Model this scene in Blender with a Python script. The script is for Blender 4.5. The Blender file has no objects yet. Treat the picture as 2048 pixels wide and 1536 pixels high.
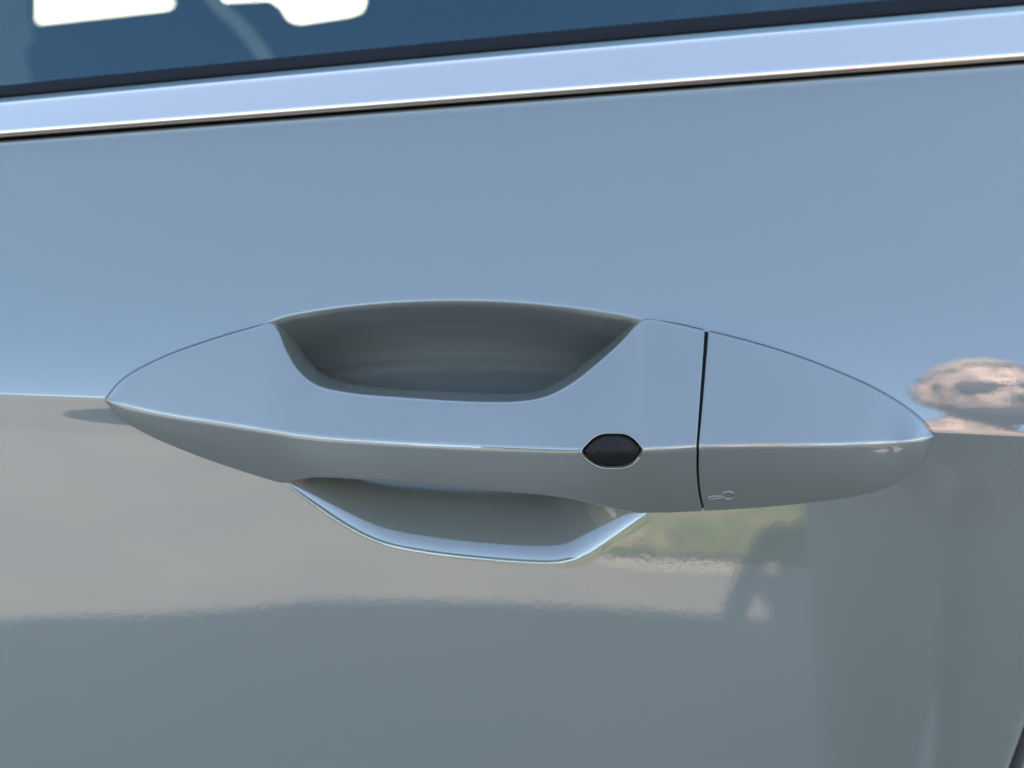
import bpy, bmesh, math, random
import numpy as np
from mathutils import Vector, Matrix, Euler

R = math.radians
scene = bpy.context.scene
col = scene.collection
random.seed(4); np.random.seed(4)

# ------------------------------------------------------------------ camera, sky, sun, exposure
PITCH, DIST, ZH = 9.0, 0.38, 0.95            # camera aims down a little at the handle, 0.95 m above the ground
WIDTH = 0.308                                 # metres of door across the frame
CAM = Vector((0.0, -DIST*math.cos(R(PITCH)), ZH + DIST*math.sin(R(PITCH))))
FPX = 2048*DIST/WIDTH
cd = bpy.data.cameras.new('camera'); cam = bpy.data.objects.new('camera', cd); col.objects.link(cam)
cam.location = CAM; cam.rotation_euler = (R(90-PITCH), 0, 0)
cd.sensor_width = 36.0; cd.lens = 36.0*FPX/2048
cd.clip_start = 0.01; cd.clip_end = 2000
cd.dof.use_dof = True; cd.dof.focus_distance = 0.362; cd.dof.aperture_fstop = 9.0
scene.camera = cam

SUN_EL, SUN_AZ = 28.6, -12.5                   # behind the car: azimuth from +Y towards +X
w = bpy.data.worlds.new("World"); scene.world = w; w.use_nodes = True
nt = w.node_tree; nt.nodes.clear()
sky = nt.nodes.new('ShaderNodeTexSky'); sky.sky_type = 'NISHITA'; sky.sun_disc = False
sky.sun_elevation = R(SUN_EL); sky.sun_rotation = R(SUN_AZ)
sky.air_density = 1.0; sky.dust_density = 0.6; sky.ozone_density = 0.25
bg = nt.nodes.new('ShaderNodeBackground'); bg.inputs['Strength'].default_value = 0.135
out = nt.nodes.new('ShaderNodeOutputWorld')
nt.links.new(sky.outputs[0], bg.inputs[0]); nt.links.new(bg.outputs[0], out.inputs[0])

sd = bpy.data.lights.new('sun', 'SUN'); sd.energy = 5.0; sd.angle = R(0.5); sd.color = (1.0, 0.90, 0.76)
sun = bpy.data.objects.new('sun', sd); col.objects.link(sun)
sv = Vector((math.sin(R(SUN_AZ))*math.cos(R(SUN_EL)), math.cos(R(SUN_AZ))*math.cos(R(SUN_EL)), math.sin(R(SUN_EL))))
sun.rotation_euler = sv.to_track_quat('Z', 'Y').to_euler(); sun.location = (0, 30, 20)

vs = scene.view_settings
vs.view_transform = 'Standard'; vs.look = 'None'; vs.gamma = 1.0; vs.exposure = 2.85; vs.use_curve_mapping = False
scene.cycles.max_bounces = 10; scene.cycles.glossy_bounces = 6; scene.cycles.diffuse_bounces = 4
scene.cycles.transparent_max_bounces = 12
scene.cycles.use_denoising = True

# ------------------------------------------------------------------ helpers
FWD = Vector((0, math.cos(R(PITCH)), -math.sin(R(PITCH))))
UPV = Vector((0, math.sin(R(PITCH)), math.cos(R(PITCH))))
def U(px, py, y):
    """point of the photograph (2048 x 1536) taken to the upright plane at depth y (metres)"""
    d = FWD*FPX + Vector((1, 0, 0))*(px-1024) + UPV*(768-py)
    return CAM + d*((y-CAM.y)/d.y)

def tag(o, label=None, cat=None, group=None, kind=None):
    if label: o['label'] = label
    if cat: o['category'] = cat
    if group: o['group'] = group
    if kind: o['kind'] = kind
    return o
def empty(name, loc=(0, 0, 0)):
    o = bpy.data.objects.new(name, None); col.objects.link(o); o.location = loc; o.empty_display_size = 0.1
    return o
def link(name, me, mat, parent=None, smooth=True, angle=None):
    o = bpy.data.objects.new(name, me); col.objects.link(o)
    if mat: me.materials.append(mat)
    if parent: o.parent = parent; o.matrix_parent_inverse = parent_inv(parent)
    if smooth:
        me.polygons.foreach_set('use_smooth', np.ones(len(me.polygons), dtype=bool))
        if angle is not None: me.set_sharp_from_angle(angle=R(angle))
    me.update()
    return o
def parent_inv(p):
    return Matrix.Translation(-p.location) if p.type == 'EMPTY' else Matrix.Identity(4)
def mesh_from(verts, faces, name='mesh'):
    me = bpy.data.meshes.new(name); me.from_pydata([tuple(v) for v in verts], [], faces); me.update(); return me
def grid_mesh(P, name='mesh', flip=False, closed_v=False):
    """P[n, m, 3] -> quads"""
    n, m = P.shape[:2]
    idx = np.arange(n*m).reshape(n, m)
    if closed_v:
        idx = np.concatenate([idx, idx[:, :1]], 1)
    a, b, c, d = idx[:-1, :-1], idx[1:, :-1], idx[1:, 1:], idx[:-1, 1:]
    q = np.stack([a, b, c, d] if not flip else [a, d, c, b], -1).reshape(-1, 4)
    me = bpy.data.meshes.new(name)
    me.vertices.add(n*m); me.vertices.foreach_set('co', P.reshape(-1).astype(np.float32))
    me.loops.add(q.size); me.loops.foreach_set('vertex_index', q.reshape(-1).astype(np.int32))
    me.polygons.add(len(q)); me.polygons.foreach_set('loop_start', np.arange(0, q.size, 4, dtype=np.int32))
    me.polygons.foreach_set('loop_total', np.full(len(q), 4, dtype=np.int32))
    me.update(calc_edges=True); me.validate()
    return me
def recalc(me):
    bm = bmesh.new(); bm.from_mesh(me); bmesh.ops.recalc_face_normals(bm, faces=bm.faces); bm.to_mesh(me); bm.free(); me.update()
    return me
def spline(pts, n):
    """smooth curve through pts (k, d), Catmull-Rom with the index as parameter; n samples for each span"""
    p = np.asarray(pts, float); k = len(p)
    pp = np.vstack([2*p[0]-p[1], p, 2*p[-1]-p[-2]])
    o = []
    for i in range(k-1):
        a, b, c, d = pp[i:i+4]
        # centripetal style tangents keep uneven spans calm
        l0 = max(np.linalg.norm(b-a), 1e-9)**.5; l1 = max(np.linalg.norm(c-b), 1e-9)**.5; l2 = max(np.linalg.norm(d-c), 1e-9)**.5
        m1 = (c-b) + l1*((b-a)/l0 - (c-a)/(l0+l1)); m2 = (c-b) + l1*((d-c)/l2 - (d-b)/(l1+l2))
        t = np.linspace(0, 1, n, endpoint=False)[:, None]
        o.append((2*t**3-3*t**2+1)*b + (t**3-2*t**2+t)*m1 + (-2*t**3+3*t**2)*c + (t**3-t**2)*m2)
    o.append(p[-1:]); return np.vstack(o)
def box_bm(bm, x0, x1, y0, y1, z0, z1):
    vs_ = [bm.verts.new(v) for v in [(x0,y0,z0),(x1,y0,z0),(x1,y1,z0),(x0,y1,z0),(x0,y0,z1),(x1,y0,z1),(x1,y1,z1),(x0,y1,z1)]]
    for f in [(0,3,2,1),(4,5,6,7),(0,1,5,4),(1,2,6,5),(2,3,7,6),(3,0,4,7)]:
        bm.faces.new([vs_[i] for i in f])
def box(name, x0, x1, y0, y1, z0, z1, mat, parent, bev=0.01):
    bm = bmesh.new(); box_bm(bm, x0, x1, y0, y1, z0, z1)
    if bev: bmesh.ops.bevel(bm, geom=bm.edges[:], offset=bev, segments=3, profile=0.5, affect='EDGES')
    me = bpy.data.meshes.new(name); bm.to_mesh(me); bm.free()
    return link(name, me, mat, parent, angle=40)
def tube(path, r, n=8, closed=False):
    P = np.asarray(path, float); k = len(P); rr = np.broadcast_to(np.asarray(r, float), (k,))
    T = np.gradient(P, axis=0)
    if closed: T = np.roll(P, -1, 0)-np.roll(P, 1, 0)
    T /= np.linalg.norm(T, axis=1)[:, None]+1e-12
    ref = np.array([0.0, 1.0, 0.02]); N = np.cross(T, ref); N /= np.linalg.norm(N, axis=1)[:, None]+1e-12
    B = np.cross(T, N); a = np.linspace(0, 2*np.pi, n, endpoint=False)
    G = P[:, None] + rr[:, None, None]*(np.cos(a)[None, :, None]*N[:, None] + np.sin(a)[None, :, None]*B[:, None])
    if closed: G = np.concatenate([G, G[:1]], 0)
    return G

# ------------------------------------------------------------------ materials
def mat(name, base, rough=0.5, metal=0.0, spec=0.5, coat=0.0, coat_rough=0.03, coat_ior=1.5):
    m = bpy.data.materials.new(name); m.use_nodes = True
    b = m.node_tree.nodes['Principled BSDF']
    b.inputs['Base Color'].default_value = (*base, 1); b.inputs['Roughness'].default_value = rough
    b.inputs['Metallic'].default_value = metal; b.inputs['Specular IOR Level'].default_value = spec
    b.inputs['Coat Weight'].default_value = coat; b.inputs['Coat Roughness'].default_value = coat_rough; b.inputs['Coat IOR'].default_value = coat_ior
    return m
def nodes(m): return m.node_tree.nodes, m.node_tree.links, m.node_tree.nodes['Principled BSDF']
def noise(nd, lk, scale, detail=2, rough=0.5, coord='Object', dist=0.0):
    tc = nd.new('ShaderNodeTexCoord'); t = nd.new('ShaderNodeTexNoise')
    t.inputs['Scale'].default_value = scale; t.inputs['Detail'].default_value = detail; t.inputs['Roughness'].default_value = rough
    t.inputs['Distortion'].default_value = dist
    lk.new(tc.outputs[coord], t.inputs['Vector']); return t
def bump(nd, lk, h, strength, dist):
    b = nd.new('ShaderNodeBump'); b.inputs['Strength'].default_value = strength; b.inputs['Distance'].default_value = dist
    lk.new(h, b.inputs['Height']); return b
def ramp(nd, lk, fac, stops):
    r = nd.new('ShaderNodeValToRGB'); e = r.color_ramp.elements
    while len(e) < len(stops): e.new(0.5)
    for q, (p, c) in zip(e, stops): q.position = p; q.color = (*c, 1)
    lk.new(fac, r.inputs[0]); return r

# grey paint under clear coat, with the orange peel of real lacquer and a little dust
paint = mat('grey_paint', (0.086, 0.092, 0.083), rough=0.45, spec=0.35, coat=1.0, coat_rough=0.012, coat_ior=1.97)
nd, lk, b = nodes(paint)
n1 = noise(nd, lk, 600, 1, 0.4); n2 = noise(nd, lk, 1700, 1, 0.4); n3 = noise(nd, lk, 45, 1, 0.4)
ma = nd.new('ShaderNodeMath'); ma.operation = 'MULTIPLY_ADD'; ma.inputs[1].default_value = 0.22
lk.new(n2.outputs['Fac'], ma.inputs[0]); lk.new(n1.outputs['Fac'], ma.inputs[2])
bp = bump(nd, lk, ma.outputs[0], 1.0, 0.0000046)
lk.new(bp.outputs['Normal'], b.inputs['Coat Normal'])
dn = noise(nd, lk, 2600, 2, 0.6); dr = ramp(nd, lk, dn.outputs['Fac'], [(0.0, (0.083, 0.090, 0.080)), (0.72, (0.086, 0.093, 0.083)), (0.80, (0.108, 0.11, 0.10)), (1, (0.14, 0.14, 0.13))])
tcv = nd.new('ShaderNodeTexCoord'); vo = nd.new('ShaderNodeTexVoronoi'); vo.inputs['Scale'].default_value = 130; lk.new(tcv.outputs['Object'], vo.inputs['Vector'])
sp = nd.new('ShaderNodeSeparateColor'); lk.new(vo.outputs['Color'], sp.inputs[0])
th = nd.new('ShaderNodeMath'); th.operation = 'MULTIPLY_ADD'; th.inputs[1].default_value = 0.16; th.inputs[2].default_value = -0.125; lk.new(sp.outputs[0], th.inputs[0])
ls = nd.new('ShaderNodeMath'); ls.operation = 'LESS_THAN'; lk.new(vo.outputs['Distance'], ls.inputs[0]); lk.new(th.outputs[0], ls.inputs[1])
dm = nd.new('ShaderNodeMix'); dm.data_type = 'RGBA'; lk.new(ls.outputs[0], dm.inputs[0]); lk.new(dr.outputs[0], dm.inputs[6]); dm.inputs[7].default_value = (0.17, 0.165, 0.15, 1)
lk.new(dm.outputs[2], b.inputs['Base Color'])

# the same paint on the handle, its colour lifted to stand in for missing light, and in the recess, where nails have dulled the lacquer
handle_paint_lit = paint.copy(); handle_paint_lit.name = 'handle_paint_lit'
for n_ in handle_paint_lit.node_tree.nodes:
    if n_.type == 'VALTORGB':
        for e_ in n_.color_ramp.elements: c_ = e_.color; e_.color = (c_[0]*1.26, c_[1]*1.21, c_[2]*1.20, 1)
cup_paint = paint.copy(); cup_paint.name = 'recess_paint'
nd, lk, b = nodes(cup_paint); tc = nd.new('ShaderNodeTexCoord'); sx_ = nd.new('ShaderNodeSeparateXYZ'); mr = nd.new('ShaderNodeMapRange')
lk.new(tc.outputs['Object'], sx_.inputs[0]); lk.new(sx_.outputs['Y'], mr.inputs[0])
mr.inputs[1].default_value = 0.005; mr.inputs[2].default_value = 0.014; mr.inputs[3].default_value = 0.012; mr.inputs[4].default_value = 0.27
lk.new(mr.outputs[0], b.inputs['Coat Roughness'])
alu = mat('satin_aluminium', (0.62, 0.53, 0.45), rough=0.20, metal=1.0)
nd, lk, b = nodes(alu)
na = noise(nd, lk, 900, 2, 0.5); nr = nd.new('ShaderNodeMapRange'); nr.inputs[3].default_value = 0.16; nr.inputs[4].default_value = 0.26
lk.new(na.outputs['Fac'], nr.inputs[0]); lk.new(nr.outputs[0], b.inputs['Roughness'])
rubber = mat('black_rubber', (0.008, 0.008, 0.010), rough=0.7, spec=0.12)
nd, lk, b = nodes(rubber)
nb_ = noise(nd, lk, 3000, 3, 0.6); lk.new(bump(nd, lk, nb_.outputs['Fac'], 0.6, 0.00015).outputs['Normal'], b.inputs['Normal'])
dn = noise(nd, lk, 1500, 3, 0.7); dr = ramp(nd, lk, dn.outputs['Fac'], [(0.0, (0.006, 0.006, 0.007)), (0.70, (0.008, 0.008, 0.010)), (0.78, (0.05, 0.045, 0.04)), (1, (0.1, 0.09, 0.08))])
lk.new(dr.outputs[0], b.inputs['Base Color'])
gap_black = mat('gap_black', (0.002, 0.002, 0.0025), rough=0.6, spec=0.1)
gasket_mat = mat('grey_gasket', (0.022, 0.024, 0.026), rough=0.6, spec=0.3)
button_mat = mat('grained_black_plastic', (0.0050, 0.0038, 0.0032), rough=0.42, spec=0.22)
nd, lk, b = nodes(button_mat)
nb_ = noise(nd, lk, 1700, 2, 0.55); lk.new(bump(nd, lk, nb_.outputs['Fac'], 1.0, 0.0006).outputs['Normal'], b.inputs['Normal'])

glass = bpy.data.materials.new('tinted_glass'); glass.use_nodes = True
nd = glass.node_tree.nodes; lk = glass.node_tree.links; nd.clear()
o_ = nd.new('ShaderNodeOutputMaterial'); mx = nd.new('ShaderNodeMixShader'); tr = nd.new('ShaderNodeBsdfTransparent'); gl = nd.new('ShaderNodeBsdfGlossy'); fr = nd.new('ShaderNodeFresnel')
tr.inputs[0].default_value = (0.40, 0.42, 0.35, 1); gl.inputs['Roughness'].default_value = 0.01; gl.inputs['Color'].default_value = (0.58, 0.92, 1.0, 1); fr.inputs[0].default_value = 1.82
lk.new(fr.outputs[0], mx.inputs[0]); lk.new(tr.outputs[0], mx.inputs[1]); lk.new(gl.outputs[0], mx.inputs[2]); lk.new(mx.outputs[0], o_.inputs[0])

trim_black = mat('black_cabin_trim', (0.005, 0.0055, 0.007), rough=0.8, spec=0.15)
cabin_grey = mat('grey_cabin_trim', (0.25, 0.26, 0.27), rough=0.8, spec=0.2)
seat_mat = mat('dark_seat_cloth', (0.012, 0.013, 0.015), rough=0.9, spec=0.2)
belt_mat = mat('seat_belt_webbing', (0.30, 0.30, 0.30), rough=0.8, spec=0.2)

asphalt = mat('pale_dry_asphalt', (0.2, 0.19, 0.18), rough=0.85, spec=0.3)
nd, lk, b = nodes(asphalt)
n1 = noise(nd, lk, 60, 4, 0.7); n2 = noise(nd, lk, 1.1, 4, 0.6)
r1 = ramp(nd, lk, n1.outputs['Fac'], [(0.25, (0.195, 0.172, 0.155)), (0.5, (0.28, 0.247, 0.222)), (0.8, (0.37, 0.33, 0.295))])
r2 = ramp(nd, lk, n2.outputs['Fac'], [(0.3, (0.82, 0.82, 0.84)), (0.7, (1.05, 1.03, 1.0))])
mm = nd.new('ShaderNodeMix'); mm.data_type = 'RGBA'; mm.blend_type = 'MULTIPLY'; mm.inputs[0].default_value = 1
lk.new(r1.outputs[0], mm.inputs[6]); lk.new(r2.outputs[0], mm.inputs[7]); lk.new(mm.outputs[2], b.inputs['Base Color'])
lk.new(bump(nd, lk, n1.outputs['Fac'], 0.5, 0.006).outputs['Normal'], b.inputs['Normal'])
kerb_mat = mat('pale_concrete', (0.27, 0.24, 0.21), rough=0.9, spec=0.2)
soil = mat('dry_verge_soil', (0.2, 0.17, 0.12), rough=0.95, spec=0.1)
nd, lk, b = nodes(soil)
n1 = noise(nd, lk, 2.2, 5, 0.65); r1 = ramp(nd, lk, n1.outputs['Fac'], [(0.35, (0.09, 0.11, 0.05)), (0.48, (0.15, 0.15, 0.08)), (0.58, (0.30, 0.25, 0.18)), (0.75, (0.40, 0.34, 0.25))])
lk.new(r1.outputs[0], b.inputs['Base Color'])
grass_mat = mat('verge_grass', (0.09, 0.13, 0.045), rough=0.8, spec=0.2)
nd, lk, b = nodes(grass_mat)
n1 = noise(nd, lk, 2.5, 4, 0.6); r1 = ramp(nd, lk, n1.outputs['Fac'], [(0.35, (0.08, 0.115, 0.04)), (0.50, (0.13, 0.15, 0.065)), (0.62, (0.34, 0.28, 0.17))])
lk.new(r1.outputs[0], b.inputs['Base Color'])
leaf_mat = mat('far_foliage', (0.05, 0.075, 0.03), rough=0.8, spec=0.2)

# ------------------------------------------------------------------ ground, verge
def ground_sheet(name, x0, x1, y0, y1, z, m, kind):
    me = mesh_from([(x0, y0, z), (x1, y0, z), (x1, y1, z), (x0, y1, z)], [(0, 1, 2, 3)]); o = link(name, me, m, None, False)
    o['kind'] = kind; return o
g = ground_sheet('ground', -400, 400, -400, 400, 0, asphalt, 'structure')
tag(g, 'pale dry asphalt the car stands on, mirrored in the door', 'asphalt')

# ------------------------------------------------------------------ the door panel
def zline(pts, y):
    """z(x) of a line seen in the photograph at depth y, as a quadratic"""
    P = [U(px, py, y) for px, py in pts]
    c = np.polyfit([p.x for p in P], [p.z for p in P], min(2, len(P)-1))
    return lambda x: np.polyval(c, x)
z_crease = zline([(0, 789), (210, 793), (1890, 864), (2048, 869)], 0.0)
# profile: tilt of the surface (degrees, + looks up) by height above the crease, summed up to a depth
_s = np.linspace(-0.75, 0.22, 38801)
def sm(a, c, wd): return 0.5*(1+np.tanh((a-c)/wd))
BAND = 0.0118
tilt_up = 17.2 + 8.5*(1-np.exp(-np.clip(_s, 0, None)/0.018))
tilt_low = 0.6 - 1.2*np.clip((-_s-BAND)/0.10, 0, 1.0) + 14*np.clip((-_s-0.22)/0.4, 0, 1)
tilt_band = -2.6
_t = tilt_low*(1-sm(_s, -BAND, 0.0007)) + tilt_band*sm(_s, -BAND, 0.0007)*(1-sm(_s, -0.0005, 0.0005)) + tilt_up*sm(_s, -0.0005, 0.0005)
_y = np.concatenate([[0], np.cumsum(np.tan(np.radians(_t[:-1]))*np.diff(_s))]); _y -= np.interp(0, _s, _y)
def door_base(x, z):
    s = z - z_crease(x)
    y = np.interp(s, _s, _y) + x*x/(2*5.0)
    # the shoulder band leans in more as it runs up to the handle's front tip
    lean = np.clip((x+0.150)/0.034, 0, 1)*np.clip((-0.06-x)/0.03, 0, 1)
    y = y + lean*0.00062*sm(-s, BAND*0.5, BAND*0.22)*np.exp(-np.clip(-s-BAND, 0, None)/0.03)
    return y
def on_door(px, py, dy=0.0):
    p = U(px, py, 0.0)
    for _ in range(12): p = U(px, py, float(door_base(p.x, p.z)) + dy)
    return p
def door_line(pts, dy=0.0, deg=2):
    P_ = [on_door(a, c, dy) for a, c in pts]
    return np.polyfit([p.x for p in P_], [p.z for p in P_], deg), np.polyfit([p.x for p in P_], [p.y for p in P_], deg)
_zt, _yt = door_line([(0, 289), (512, 251), (1024, 210), (1536, 171), (2048, 133)])
def z_top(x): return np.polyval(_zt, x)
# cup: outline around a centre, as radius by angle
CUPY = 0.003
cup_px = [(545,642),(620,627.5),(700,617),(800,609.5),(900,607),(1000,609),(1100,616.5),(1200,629),(1285,644),(1350,668),(1392,720),(1408,800),(1404,890),(1370,960),(1320,1003),(1275,1033),(1240,1058),
          (1200,1086),(1165,1109),(1128,1121),(1070,1121),(1000,1116),(920,1108.5),(840,1098),(762,1082),(695,1050),(640,1013),(590,975),(540,937),(490,895),(455,840),(445,770),(465,705),(500,663)]
_cp = np.array([[U(a, c, CUPY).x, U(a, c, CUPY).z] for a, c in cup_px])
_cp = spline(np.vstack([_cp[-3:], _cp, _cp[:4]]), 10)[30:-30]
_cl = np.concatenate([[0], np.cumsum(np.hypot(*np.diff(_cp, axis=0).T))])
_cu = np.linspace(0, _cl[-1], 700); _cp = np.stack([np.interp(_cu, _cl, _cp[:, k]) for k in (0, 1)], 1)[:-1]
_w = np.exp(-0.5*(np.arange(-60, 61)/8.0)**2); _w /= _w.sum()                 # a clean pressed edge: even out the traced points
_cp = np.stack([np.convolve(np.concatenate([_cp[-60:, k], _cp[:, k], _cp[:60, k]]), _w, 'valid') for k in (0, 1)], 1)
CC = U(905, 885, CUPY); CX, CZ = CC.x, CC.z
def cup_sd(x, z):
    """signed distance to the cup's outline, + inside"""
    A = _cp; Bq = np.roll(_cp, -1, 0); E = Bq-A; L2 = (E**2).sum(1)
    p = np.stack([x.ravel(), z.ravel()], 1); o = np.empty(len(p))
    for k in range(0, len(p), 20000):
        q = p[k:k+20000, None]-A[None]; t = np.clip((q*E).sum(2)/L2, 0, 1)
        d2 = ((q-t[..., None]*E)**2).sum(2).min(1)
        c1 = (A[None, :, 1] <= p[k:k+20000, None, 1]) & (Bq[None, :, 1] > p[k:k+20000, None, 1])
        c2 = (A[None, :, 1] > p[k:k+20000, None, 1]) & (Bq[None, :, 1] <= p[k:k+20000, None, 1])
        cr = E[None, :, 0]*q[..., 1]-E[None, :, 1]*q[..., 0]
        wn = (c1 & (cr > 0)).sum(1)-(c2 & (cr < 0)).sum(1)
        o[k:k+20000] = np.sqrt(d2)*np.where(wn != 0, 1, -1)
    return o.reshape(x.shape)
def cup_depth(x, z):
    sd_ = cup_sd(x, z); dz = z-CZ
    low = sm(-dz, 0.008, 0.006)
    lip_w = 0.0011 + 0.0013*low; lip_s = 0.55 - 0.28*low; wall_s = 1.7 - 0.98*low; sw = 0.0006 + 0.0008*low
    wall = lip_s*sd_ + (wall_s-lip_s)*sw*np.logaddexp(0, np.clip((sd_-lip_w)/sw, -60, 200))
    zm = dz+0.003; bowl = 0.036*(1-(zm/np.where(zm > 0, 0.050, 0.060))**2)*(1-np.clip(np.abs(x-CX)/0.076, 0, 1)**8) + 0.0004
    k = np.clip(0.6*sd_, 1e-6, 0.012); h = np.clip(0.5+0.5*(bowl-wall)/k, 0, 1)
    d = bowl*(1-h)+wall*h-k*h*(1-h)
    kk = 0.00012 + 0.00006*low
    return kk*np.logaddexp(0, np.clip(d/kk, -60, 800))
def door_y(x, z): return door_base(x, z)

def steps(*segs):
    a = []
    for x0, x1, h in segs:
        n = max(1, int(round((x1-x0)/h))); a.append(np.linspace(x0, x1, n, endpoint=False))
    return np.concatenate(a + [[segs[-1][1]]])
XE = 0.130
gx = steps((-0.75, -0.20, 0.02), (-0.20, -0.095, 0.002), (-0.095, 0.068, 0.0008), (0.068, XE, 0.002))
def x_edge(z):                                 # the door's slanting rear edge
    a, c = U(2046, 1420, 0.004), U(2004, 1536, 0.004)
    t = (z-a.z)/(c.z-a.z); return a.x + (c.x-a.x)*t
# rows above and below the crease follow it; top row follows the trim
up_v = np.concatenate([steps((0, 0.003, 0.00015), (0.003, 0.040, 0.0008))]) 
down_v = steps((0, 0.0025, 0.00015), (0.0025, 0.0095, 0.0004), (0.0095, 0.0145, 0.00015), (0.0145, 0.060, 0.0008), (0.060, 0.12, 0.004), (0.12, 0.62, 0.02))
topv = np.linspace(0, 1, 40)[1:]
def door_rows(xc):
    zc = z_crease(xc); zt = z_top(xc)
    return np.concatenate([zc-down_v[::-1], (zc+up_v[1:]), zc+up_v[-1] + (zt-zc-up_v[-1])*topv])
Zm = np.stack([door_rows(x) for x in gx], 0)            # [nx, nz]
Xm = np.repeat(gx[:, None], Zm.shape[1], 1)
# columns from XE to the slanted edge
ne = 30
Ze = np.repeat(Zm[-1:], ne, 0); f = np.linspace(0, 1, ne+1)[1:, None]
Xe = XE + (x_edge(Ze)-XE)*f
nr_ = np.arange(Zm.shape[1])
for _ in range(4):                                     # every row keeps to the crease and the trim out to the slanted edge
    Ze = np.stack([np.array([door_rows(Xe[i, j])[j] for j in nr_]) for i in range(ne)], 0)
    Xe = XE + (np.clip(x_edge(Ze), XE+0.02, None)-XE)*f
Xm = np.concatenate([Xm, Xe], 0); Zm = np.concatenate([Zm, Ze], 0)
Ym = door_y(Xm, Zm)
P = np.stack([Xm, Ym, Zm], -1)
# rolled rear edge and rolled top edge
def roll(Pe, dirx, dirz, r, depth):
    o = []
    for a in np.linspace(0, 90, 8)[1:]:
        q = Pe.copy(); q[..., 0] += dirx*r*math.sin(R(a)); q[..., 2] += dirz*r*math.sin(R(a)); q[..., 1] += r*(1-math.cos(R(a))); o.append(q)
    q = o[-1].copy(); q[..., 1] += depth; o.append(q); return np.stack(o, 0)
P = np.concatenate([P, roll(P[-1], 1, -0.3, 0.0022, 0.02)], 0)
Pt = np.swapaxes(roll(P[:, -1], 0, 1, 0.0012, 0.012), 0, 1)
P = np.concatenate([P, Pt], 1)

door = body = empty('car', (0, 0.9, 0))
tag(door, 'pale grey car seen close at its door handle and silver window moulding', 'car')
dme = grid_mesh(P, 'door_panel', flip=False)
near = (np.abs(P[..., 0]-CX) < 0.09) & (np.abs(P[..., 2]-CZ) < 0.06)
sdv = np.full(P.shape[:2], -1.0); sdv[near] = cup_sd(P[..., 0][near], P[..., 2][near]); sdv = sdv.ravel()
bm = bmesh.new(); bm.from_mesh(dme)                      # open the panel where the recess is pressed in
bmesh.ops.delete(bm, geom=[f_ for f_ in bm.faces if max(sdv[v.index] for v in f_.verts) > -0.0006], context='FACES')
bm.to_mesh(dme); bm.free()
panel = link('door_panel', dme, paint, door)
# the recess: rings that run with its edge
O = np.stack([_cp[::1, 0], _cp[::1, 1]], 1); C0 = np.array([CX, CZ]); qs = np.concatenate([np.linspace(1.055, 1.02, 6), np.linspace(1.016, 0.90, 75), np.linspace(0.89, 0.02, 60)])
W = C0[None, None] + qs[:, None, None]*(O-C0)[None]
Yc = door_base(W[..., 0], W[..., 1]) + cup_depth(W[..., 0], W[..., 1]) - 0.00002
cme = grid_mesh(np.stack([W[..., 0], Yc, W[..., 1]], -1), 'handle_recess', closed_v=True)
bm = bmesh.new(); bm.from_mesh(cme); bm.verts.ensure_lookup_table(); nO = len(O)
bm.faces.new([bm.verts[(len(qs)-1)*nO+i_] for i_ in range(nO)]); bm.normal_update()
if sum(f_.normal.y for f_ in bm.faces) > 0: bmesh.ops.reverse_faces(bm, faces=bm.faces[:])
bm.to_mesh(cme); bm.free()
recess = link('handle_recess', cme, cup_paint, door); recess['label'] = 'painted finger recess behind the pull handle'

# rear door beyond the gap, part of the car body
zz = steps((0.33, 0.80, 0.02), (0.80, 1.05, 0.003)); xx = np.concatenate([[0], steps((0.0, 0.9, 0.03))])
Zr = np.repeat(zz[None], len(xx), 0); Xr = x_edge(Zr) + 0.0022 + 0.0055 + xx[:, None]
Yr = door_base(np.clip(Xr, None, 0.3), np.minimum(Zr, z_top(np.clip(Xr, -1, .3)))) + 0.0002; 
Pr = np.stack([Xr, Yr, Zr], -1); Pr[0, :, 1] += 0.02; Pr[0, :, 0] -= 0.001
link('rear_door_panel', grid_mesh(Pr, 'rear_door_panel'), paint, body)
box('door_gap_seal', 0.10, 0.26, 0.034, 0.05, 0.40, 1.0, rubber, body, 0.003)

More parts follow.
